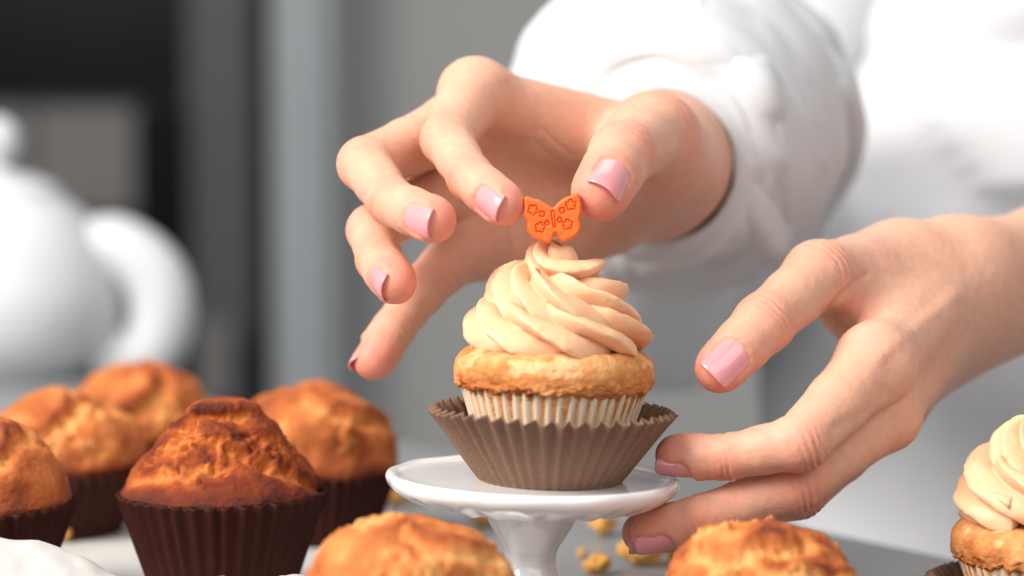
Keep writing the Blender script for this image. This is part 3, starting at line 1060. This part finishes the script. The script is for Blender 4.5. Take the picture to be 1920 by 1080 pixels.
class Finger:
    def __init__(self, joints, roll, nail=(10, 11.5), k=1.6, kp=None, name='', bulge=0.9, crease=1.0, nail_shift=0.0, show=True):
        self.pt = [Q(*j[:3]) for j in joints]
        self.r = [j[3] for j in joints]
        self.a = unit(self.pt[-1] - self.pt[-2])
        t = -FWD
        n0 = unit(t - self.a * (t @ self.a))
        s0 = np.cross(self.a, n0)
        self.n = unit(math.cos(R(roll)) * n0 + math.sin(R(roll)) * s0)
        self.s = np.cross(self.a, self.n)
        self.kp = kp
        self.k, self.nail, self.show, self.ns, self.bulge, self.crease = k, nail, show, nail_shift, bulge, crease
        T, rt = self.pt[-1], self.r[-1]
        rd = self.r[-2]
        # nail frame
        wv, L = nail
        self.y1 = rt * 0.86 + nail_shift            # free edge along axis from tip centre
        self.y0 = self.y1 - L
        wv = wv * .94
        nail = (wv, L)
        self.nail = nail
        self.rc = wv * 0.56
        # dorsal normals of the earlier bones, carried back along the chain
        self.dn = [None] * len(self.pt)
        nn = self.n
        for i in range(len(self.pt) - 2, -1, -1):
            d = unit(self.pt[i + 1] - self.pt[i])
            nn = unit(nn - d * (nn @ d))
            # bend direction refines dorsal: dorsal is away from the flexion side
            self.dn[i] = nn

    def hn(self, y):
        """height of the nail's crest over the axis at y along the axis"""
        rt, rd = self.r[-1], self.r[-2]
        L = np.linalg.norm(self.pt[-1] - self.pt[-2])
        f = np.clip(-y / L, 0, 1)
        base = rt + (rd - rt) * f
        return base * 0.99 + 0.12 - 0.020 * np.clip(y - self.y0 - 5, 0, None) ** 2

    def sdf(self, p):
        d = None
        n = len(self.pt)
        if len(p) < 60000:
            A = np.array(self.pt)
            gap = np.maximum(A.min(0) - 30 - p.max(0), p.min(0) - A.max(0) - 30)
            if gap.max() > 0:
                return np.full(len(p), 99.0)
        for i in range(n - 1):
            a, b = self.pt[i], self.pt[i + 1]
            ra, rb = self.r[i], self.r[i + 1]
            mid = (a + b) / 2
            rm = (ra + rb) / 2 - (self.bulge * 0.75 if i < n - 2 else 0.0)
            c = smin(cone(p, a, mid, ra, rm), cone(p, mid, b, rm, rb), 2.0)
            d = c if d is None else smin(d, c, self.k)
        T, rt = self.pt[-1], self.r[-1]
        # fleshy pad under the last bone
        pc = T - self.n * rt * 0.22 - self.a * rt * 0.45
        ax = np.stack([self.a, self.n, self.s])
        d = smin(d, ellipsoid(p, pc, ax, (rt * 1.38, rt * 0.92, rt * 1.05)), 1.6)
        if self.show:
            # flatten the back of the tip down to the nail, then a soft fold of skin round it
            wv, L = self.nail
            q = p - T
            y = q @ self.a; z = q @ self.n; x = q @ self.s
            xx = np.clip(np.abs(x), 0, self.rc * .98)
            hz = self.hn(y) - (self.rc - np.sqrt(self.rc ** 2 - xx ** 2)) * 0.85
            cut = np.maximum(np.maximum(hz - 0.55 - z, np.abs(x) - wv / 2 - .2), np.maximum(self.y0 + .2 - y, y - self.y1 - 4))
            # cut<0 is the slab above the nail bed
            slab = np.maximum(np.maximum((hz - 0.45) - z, np.abs(x) - (wv / 2 - .1)), self.y0 + .5 - y)
            d = np.maximum(d, -slab)
            # fold
            hw = wv / 2 + .35
            path = []
            for yy in np.linspace(self.y1 - L * .42, self.y0 + 2.6, 4): path.append((-hw, yy))
            for th in np.linspace(np.pi, 0, 7): path.append((hw * math.cos(th), self.y0 + 2.2 - 2.6 * math.sin(th)))
            for yy in np.linspace(self.y0 + 2.6, self.y1 - L * .42, 4): path.append((hw, yy))
            pp = []
            for (x_, y_) in path:
                xe = min(abs(x_), self.rc * .97)
                h = self.hn(y_) - (self.rc - math.sqrt(self.rc ** 2 - xe ** 2)) * .85 - 0.62
                pp.append(T + self.s * x_ + self.a * y_ + self.n * h)
            near = np.where((q * q).sum(1) < (L + 12) ** 2)[0]
            if len(near):
                pn = p[near]
                fd = None
                for a_, b_ in zip(pp[:-1], pp[1:]):
                    c = cone(pn, a_, b_, .92, .92)
                    fd = c if fd is None else np.minimum(fd, c)
                dn = d[near]
                d[near] = smin(dn, fd, 1.3)
        return d

    def nail_geo(self):
        wv, L = self.nail
        nu, nv = 21, 25
        u = np.linspace(-1, 1, nu); vv = np.linspace(0, 1, nv)
        U, W = np.meshgrid(u, vv, indexing='ij')
        # outline: rounded cuticle, squared free edge with softened corners
        y0 = self.y0 + 2.6 * (1 - np.sqrt(np.clip(1 - (U * .96) ** 2, 0, 1)))
        y1 = self.y1 + .35 - 0.9 * np.abs(U) ** 4 - .25 * U ** 2
        y = y0 + (y1 - y0) * W
        x = U * wv / 2 * (0.97 + .03 * np.sin(np.pi * W))
        xe = np.clip(np.abs(x), 0, self.rc * .985)
        z = self.hn(y) - (self.rc - np.sqrt(self.rc ** 2 - xe ** 2)) * .85
        z = z - .16 - 0.30 * smooth(.12, 0, W) - .12 * np.abs(U) ** 6
        T = self.pt[-1]
        top = T + x[..., None] * self.s + y[..., None] * self.a + z[..., None] * self.n
        bot = top - (0.55 * self.n)
        v = np.vstack([top.reshape(-1, 3), bot.reshape(-1, 3)])
        f = grid_faces(nu, nv)
        N = nu * nv
        loop = [i * nv for i in range(nu)] + [(nu - 1) * nv + j for j in range(1, nv)] + [i * nv + nv - 1 for i in range(nu - 2, -1, -1)] + [j for j in range(nv - 2, 0, -1)]
        lp = np.array(loop)
        ln = np.roll(lp, -1)
        rim = np.stack([lp, lp + N, ln + N, ln], -1)
        return v, np.vstack([f, f[:, ::-1] + N, rim])


class Hand:
    def __init__(self, fingers, palm, kp=6.0, tipred=(), lines=()):
        self.f, self.palm, self.kp, self.lines = fingers, palm, kp, lines

    def sdf(self, p):
        d = None
        for it in self.palm:
            kind, kk = it[0], it[1]
            c = cone(p, *it[2:]) if kind == 'c' else ellipsoid(p, *it[2:])
            d = c if d is None else smin(d, c, kk)
        out = d.copy()
        for f in self.f:
            out = np.minimum(out, smin(d, f.sdf(p), f.kp or self.kp))
        return out

    def build(self, h, lo, hi):
        v, f = surface_nets(self.sdf, lo, hi, h)
        v = relax(v, f, 2, .35)
        n = vert_normals(v, f)
        red = np.zeros(len(v))
        disp = np.zeros(len(v))
        for F in self.f:
            T = F.pt[-1]
            dd = np.linalg.norm(v - (T + F.a * F.r[-1] * .4), axis=1)
            red = np.maximum(red, .85 * smooth(F.r[-1] * 2.8, F.r[-1] * .6, dd))
            for i in range(1, len(F.pt) - 1):
                J = F.pt[i]
                a1, a2 = unit(F.pt[i] - F.pt[i - 1]), unit(F.pt[i + 1] - F.pt[i])
                ax = unit(a1 + a2)
                rj = F.r[i]
                q = v - J
                near = (q * q).sum(1) < (rj * 2.1) ** 2
                if not near.any(): continue
                qn = q[near]
                # bend side: dorsal is the outside of the bend when there is one
                bend = a1 - a2
                dn = F.dn[i]
                if np.linalg.norm(bend) > .35: dn = unit(unit(bend) * .35 + dn * .8)
                t = qn @ ax
                sd = np.cross(ax, dn)
                x = qn @ sd
                dm = smooth(-0.35, .45, n[near] @ dn)
                w_ = vnoise(np.column_stack([x * .25, t * .2, t * 0 + i * 9]), 3 + i) * .7
                amp = 0.0
                for off, am in (((-2.9, .5), (-1.2, 1.0), (0.6, .9), (2.3, .6)) if i < len(F.pt) - 2 or len(F.pt) < 4 else ((-1.5, .9), (0.2, 1.0), (1.7, .55))):
                    tt = t + w_ - off * rj / 7.0 - 0.035 * off * x ** 2 / rj
                    amp = amp - am * np.exp(-(tt / .4) ** 2)
                disp[near] += .72 * F.crease * amp * dm * np.exp(-(x / (rj * .85)) ** 4)
                # flexion crease on the inside
                pm = smooth(.3, .8, -(n[near] @ dn))
                disp[near] -= .4 * F.crease * np.exp(-((t + .3 * w_) / .55) ** 2) * pm
                rr = red[near]
                red[near] = np.maximum(rr, .52 * dm * np.exp(-(t / (rj * .9)) ** 2) * F.crease)
        rel = v * .001 - CAM
        dep = rel @ FWD
        uv = np.column_stack([960 + rel @ RIGHT / dep * FPX, 540 - rel @ UP / dep * FPX]) / 6.7
        facing = smooth(.0, .3, -(n @ FWD))
        dmm = (dep - FOCUS) * 1000
        for (pl, wd, dp, dmin_, dmax_) in self.lines:
            q = spline(np.array(pl, float), 24) / 6.7
            dd = np.full(len(v), 1e9)
            for a, b in zip(q[:-1], q[1:]):
                ba = b - a
                t = np.clip(((uv - a) @ ba) / (ba @ ba + 1e-9), 0, 1)
                e = uv - a - t[:, None] * ba
                dd = np.minimum(dd, (e * e).sum(1))
            disp -= dp * np.exp(-dd / wd ** 2) * facing * (dmm > dmin_) * (dmm < dmax_)
        disp += .05 * fbm(v * .55, 3, 5)
        v = v + n * disp[:, None]
        return v, f, red


def build_person():
    root = empty('person', tuple(P(2000, 540, 420) * V(1, 1, 0) + V(0, 0, -.88)))
    tag(root, 'person in a white chef coat holding the butterfly over the cupcake', 'person')
    ro = np.array(root.location)

    # ---- upper hand (pinching the butterfly)
    flatw = unit(C2W((.8, -.2, .55)))
    idx = Finger([(888, 174, 58, 10.2), (838, 262, 26, 7.3), (882, 333, 9, 6.3), (941, 383, -4, 5.6)], 30, (8.6, 10.5))
    mid = Finger([(838, 246, 62, 10.0), (684, 308, 30, 7.6), (735, 379, 12, 6.5), (811, 413, -5, 5.9)], 22, (9.0, 10.8))
    rin = Finger([(840, 352, 68, 9.4), (698, 432, 36, 7.2), (711, 487, 20, 6.4), (738, 530, 4, 5.7)], 52, (8.6, 10.5))
    pin = Finger([(874, 462, 74, 8.8), (790, 545, 58, 7.1), (736, 620, 50, 6.2), (699, 674, 44, 5.7)], 108, (7.8, 9.5), crease=.7)
    thu = Finger([(1262, 318, 88, 12.5), (1228, 250, 48, 10.8), (1166, 291, 17, 8.9), (1128, 358, 0, 7.7)], -4, (11.2, 12.6), k=2.5, kp=12)
    palm = [
        ('c', 1, Q(1242, 285, 100), Q(900, 188, 60), 12.5, 9.6),
        ('c', 7, Q(1235, 312, 112), Q(850, 262, 68), 12.5, 8.8),
        ('c', 7, Q(1228, 350, 114), Q(850, 360, 74), 12.5, 8.6),
        ('c', 7, Q(1202, 366, 110), Q(890, 462, 76), 12, 9.2),
        ('c', 7, Q(1218, 300, 66), Q(1168, 372, 88), 11.5, 12),
        ('c', 8, Q(1140, 408, 100), Q(960, 470, 84), 11.5, 11.0),
        ('c', 8, Q(1240, 308, 112), Q(1258, 290, 165), 22.5, 25.0, flatw, .95),
        ('c', 8, Q(1262, 285, 165), Q(1266, 262, 225), 25.0, 24.0, flatw, .92),
        ('c', 10, Q(1235, 300, 92), Q(1218, 268, 58), 13.5, 11.5),
        ('c', 9, Q(1190, 275, 82), Q(1010, 248, 74), 7.0, 5.0),
    ]
    hand1 = Hand([idx, mid, rin, pin, thu], palm, 7.0,
                 lines=[([(968, 325), (957, 390), (960, 450), (968, 525)], .55, .55, 35, 130), ([(952, 160), (964, 190), (956, 225), (942, 250)], 1.3, .55, 40, 120), ([(1015, 240), (1045, 270), (1075, 292)], .6, .3, 30, 120),
                        ([(1000, 262), (1030, 290), (1062, 318)], .6, .25, 30, 120), ([(846, 500), (862, 530), (858, 552)], .6, .5, 30, 120),
                        ([(930, 300), (1000, 400), (1080, 440)], 5.0, 1.6, 45, 130)])
    lo = np.min([Q(620, 720, 30), Q(620, 90, 60), Q(640, 700, -20)], 0) - 4
    hi = np.max([Q(1400, 100, 200), Q(1400, 90, 120), Q(1380, 100, 215)], 0) + 4
    lo[1] = -25; 
    v1, f1, r1 = hand1.build(.55, lo, hi)

    # ---- lower hand (steadying the stand)
    flat2 = unit(C2W((.35, -.25, .9)))
    idx2 = Finger([(1640, 684, 16, 10.4), (1499, 830, -6, 7.7), (1362, 857, -2, 6.1), (1268, 857, 3, 5.5)], -60, (8.8, 10.8))
    mid2 = Finger([(1656, 780, 24, 9.8), (1484, 912, 4, 7.6), (1310, 973, 2, 6.3), (1224, 999, 4, 5.6)], -52, (9.0, 10.8))
    rin2 = Finger([(1652, 786, 46, 9.0), (1500, 925, 24, 7.0), (1320, 982, 17, 6.0), (1206, 1001, 15, 5.5)], -50, (8.4, 10.0))
    pin2 = Finger([(1668, 770, 66, 8.2), (1556, 850, 56, 6.4), (1470, 890, 52, 5.6), (1410, 915, 50, 5.0)], -50, (7.4, 8.8), show=False)
    thu2 = Finger([(1672, 505, 66, 12.0), (1534, 516, 31, 9.6), (1432, 606, 10, 8.0), (1351, 689, 2, 6.6)], 4, (10.8, 12.4), k=2.5, crease=.8, kp=12)
    palm2 = [
        ('c', 1, Q(1800, 530, 78), Q(1642, 676, 20), 12.5, 10.0),
        ('c', 7, Q(1806, 556, 82), Q(1658, 772, 28), 12.5, 9.2),
        ('c', 7, Q(1812, 580, 90), Q(1654, 778, 48), 12, 8.8),
        ('c', 7, Q(1812, 590, 98), Q(1670, 764, 66), 12, 8.2),
        ('c', 8, Q(1690, 505, 66), Q(1590, 560, 50), 11.5, 9.0),
        ('c', 9, Q(1760, 530, 74), Q(1640, 610, 44), 13, 9.5),
        ('c', 16, Q(1800, 545, 84), Q(1980, 522, 118), 21.0, 22.5, flat2, .86),
        ('c', 9, Q(1980, 522, 118), Q(2250, 480, 180), 22.5, 28.0, flat2, .9),
    ]
    hand2 = Hand([idx2, mid2, rin2, pin2, thu2], palm2, 6.5, lines=[([(1550, 588), (1586, 548), (1622, 516)], .9, 1.1, 15, 90), ([(1512, 706), (1535, 694), (1560, 688)], .5, .4, -20, 60),
                        ([(1790, 556), (1720, 610), (1650, 668)], 2.4, -.5, -20, 120), ([(1790, 592), (1730, 670), (1668, 765)], 2.4, -.45, -20, 120),
                        ([(1755, 560), (1700, 620), (1655, 720)], 3.2, .45, -20, 120), ([(1570, 800), (1620, 775), (1660, 735)], 1.6, .5, -20, 60)])
    lo2 = np.min([Q(1150, 1070, -20), Q(1150, 1070, 60), Q(1150, 1060, 110)], 0) - 4
    hi2 = np.max([Q(2080, 380, 190), Q(2080, 380, 100)], 0) + 4
    lo2[1] = -30
    v2, f2, r2 = hand2.build(.55, lo2, hi2)

    # ---- upper body under the coat (coarse): arms, shoulders, chest, neck
    S1, E1 = Q(1560, -330, 430), Q(1255, 380, 345)
    S2, E2 = Q(2700, -330, 430), Q(2700, 420, 290)
    neck = Q(2080, -700, 430)
    hip = Q(2100, 1250, 345)
    chest = Q(2080, 100, 430)

    def bsdf(p):
        d = cone(p, Q(1266, 262, 205), E1, 23, 26)
        d = smin(d, cone(p, E1, S1, 26, 36), 8)
        d = smin(d, cone(p, Q(2200, 488, 168), E2, 26, 36), 12)
        d = smin(d, cone(p, E2, S2, 36, 46), 20)
        fw = V(0, 1, 0)
        d = smin(d, cone(p, chest, hip, 112, 100, fw, .62), 20)
        d = smin(d, cone(p, S1, S2, 40, 40), 25)
        d = smin(d, cone(p, chest, neck, 90, 52), 50)
        return d
    bl = np.min([S1, E1, hip, neck], 0) - 190; bh = np.max([S2, E2, hip, neck], 0) + 190
    v3, f3 = surface_nets(bsdf, bl, bh, 9.0)
    v3 = relax(v3, f3, 3, .4)
    v = np.vstack([v1, v2, v3])
    f = np.vstack([f1, f2 + len(v1), f3 + len(v1) + len(v2)])
    red = np.concatenate([r1, r2, np.zeros(len(v3))])
    body = mesh_obj('body', v * .001 - ro, f, M['skin'], root, attrs={'red': red})
    for h in (hand1, hand2):
        for F in h.f:
            if not F.show: continue
            nv, nf = F.nail_geo()
            mesh_obj('fingernail', nv * .001 - ro, nf, M['nail'], body)

    # ---- chef coat
    def cloth_tube(path, rad, nseg, nlen, seed, fold, squash=1.0, ridges=0.0):
        pth = spline(path, nlen); rr = spline([(r, 0) for r in rad], nlen)[:, 0]
        vv, ff, _ = tube_geo(pth, rr, nseg, squash, cap=False)
        nn = vert_normals(vv, ff)
        ang = np.tile(np.linspace(0, 2 * np.pi, nseg, endpoint=False), nlen)
        s_ = np.repeat(np.linspace(0, 1, nlen), nseg)
        lean = s_ * 6.5 + 0.9 * np.sin(ang + seed) + .5 * np.sin(2 * ang + 1.3 * seed)
        pc = np.column_stack([np.cos(ang) * 1.1, np.sin(ang) * 1.1, lean])
        rid = 1 - np.abs(fbm(pc * V(1, 1, .9), 2, seed)) * 1.6
        rid2 = 1 - np.abs(fbm(pc * V(1.7, 1.7, 1.7) + 7, 2, seed + 5)) * 1.6
        fo = fold * (1.0 * np.clip(rid, -.6, 1) + .22 * np.clip(rid2, -.6, 1) - .6) + fold * .5 * fbm(vv * .012, 2, seed + 2)
        wind = ridges * rid2 * 0
        fo = fo * (.1 + .9 * smooth(0.04, .16, s_))
        return vv + nn * (fo + wind)[:, None], ff
    tors = [Q(2110, -900, 430), Q(2100, -400, 430), Q(2080, 100, 430), Q(2085, 600, 400), Q(2105, 1100, 345), Q(2130, 1700, 310)]
    tv, tf = cloth_tube(tors, [60, 135, 155, 150, 145, 160], 160, 160, 21, 13.0)
    ctr = Q(2080, 100, 430)
    lean_y = np.interp(tv[:, 2], [Q(2100, 1500, 330)[2], Q(2105, 1100, 345)[2], Q(2085, 600, 400)[2], ctr[2]], [Q(2100, 1500, 330)[1], Q(2105, 1100, 345)[1], Q(2085, 600, 400)[1], ctr[1]])
    tv[:, 1] = lean_y + (tv[:, 1] - lean_y) * .72
    # overlapping front flap: a step in the cloth along a diagonal edge
    rel = tv * .001 - CAM
    dep = rel @ FWD
    ppx = 960 + rel @ RIGHT / dep * FPX; ppy = 540 - rel @ UP / dep * FPX
    sgn = ((ppx - 1540) * 330 - (ppy + 20) * 260) / math.hypot(330, 260)
    tv[:, 1] -= (smooth(-9, 9, sgn) * 7 * smooth(420, 330, ppy) + smooth(1700, 1850, ppx) * 0) * (tv[:, 1] < ctr[1])
    coat = mesh_obj('chef_coat', tv * .001 - ro, tf, M['cloth'], root)
    sm = coat.modifiers.new('thickness', 'SOLIDIFY'); sm.thickness = .0016; sm.offset = 1
    def hang(vv, nlen, nseg, span):
        s_ = np.repeat(np.linspace(0, 1, nlen), nseg)
        c = Q(1245, 300, 128)
        rel = (vv - c)
        lowm = smooth(2, 26, -(rel @ UP)) * smooth(span, 0, s_)
        return vv - np.outer(lowm, UP) * 0.8 + np.outer(lowm, RIGHT) * 1
    # sleeve on the upper arm, opening round the wrist
    path = [Q(1241, 308, 119), Q(1246, 300, 129), Q(1250, 272, 152), Q(1262, 228, 190), Q(1272, 230, 235), Q(1235, 425, 322), Q(1300, 330, 380), Q(1440, 20, 415), Q(1600, -350, 430)]
    rad = [23.2, 35.2, 45.5, 52, 58, 57, 60, 64, 74]
    sv, sf = cloth_tube(path, rad, 130, 220, 33, 8.0, ridges=3.4)
    sv = hang(sv, 220, 130, .30)
    sl = mesh_obj('sleeve', sv * .001 - ro, sf, M['cloth'], coat)
    sm = sl.modifiers.new('thickness', 'SOLIDIFY'); sm.thickness = .0016; sm.offset = 1
    # turned-back cuff band over it
    path = [Q(1241, 308, 118), Q(1245, 300, 128), Q(1251, 275, 146), Q(1258, 248, 168)]
    cv, cf = cloth_tube(path, [24.0, 36.5, 48.0, 57.5], 130, 50, 33, 1.6)
    cv = hang(cv, 50, 130, 1.3)
    cu = mesh_obj('cuff', cv * .001 - ro, cf, M['cloth'], coat)
    sm = cu.modifiers.new('thickness', 'SOLIDIFY'); sm.thickness = .0012; sm.offset = 1
    # the other sleeve, rolled above the elbow outside the frame
    path = [Q(2330, 462, 196), Q(2500, 440, 240), Q(2700, 380, 300), Q(2740, 100, 380), Q(2690, -330, 430)]
    sv, sf = cloth_tube(path, [44, 48, 54, 58, 66], 80, 80, 41, 3.0)
    sl = mesh_obj('sleeve', sv * .001 - ro, sf, M['cloth'], coat)
    sm = sl.modifiers.new('thickness', 'SOLIDIFY'); sm.thickness = .0016; sm.offset = 1


build_setting()
build_teapot()
build_cupcake()
build_muffins()
build_crumbs()
build_parchment()
build_butterfly()
build_person()
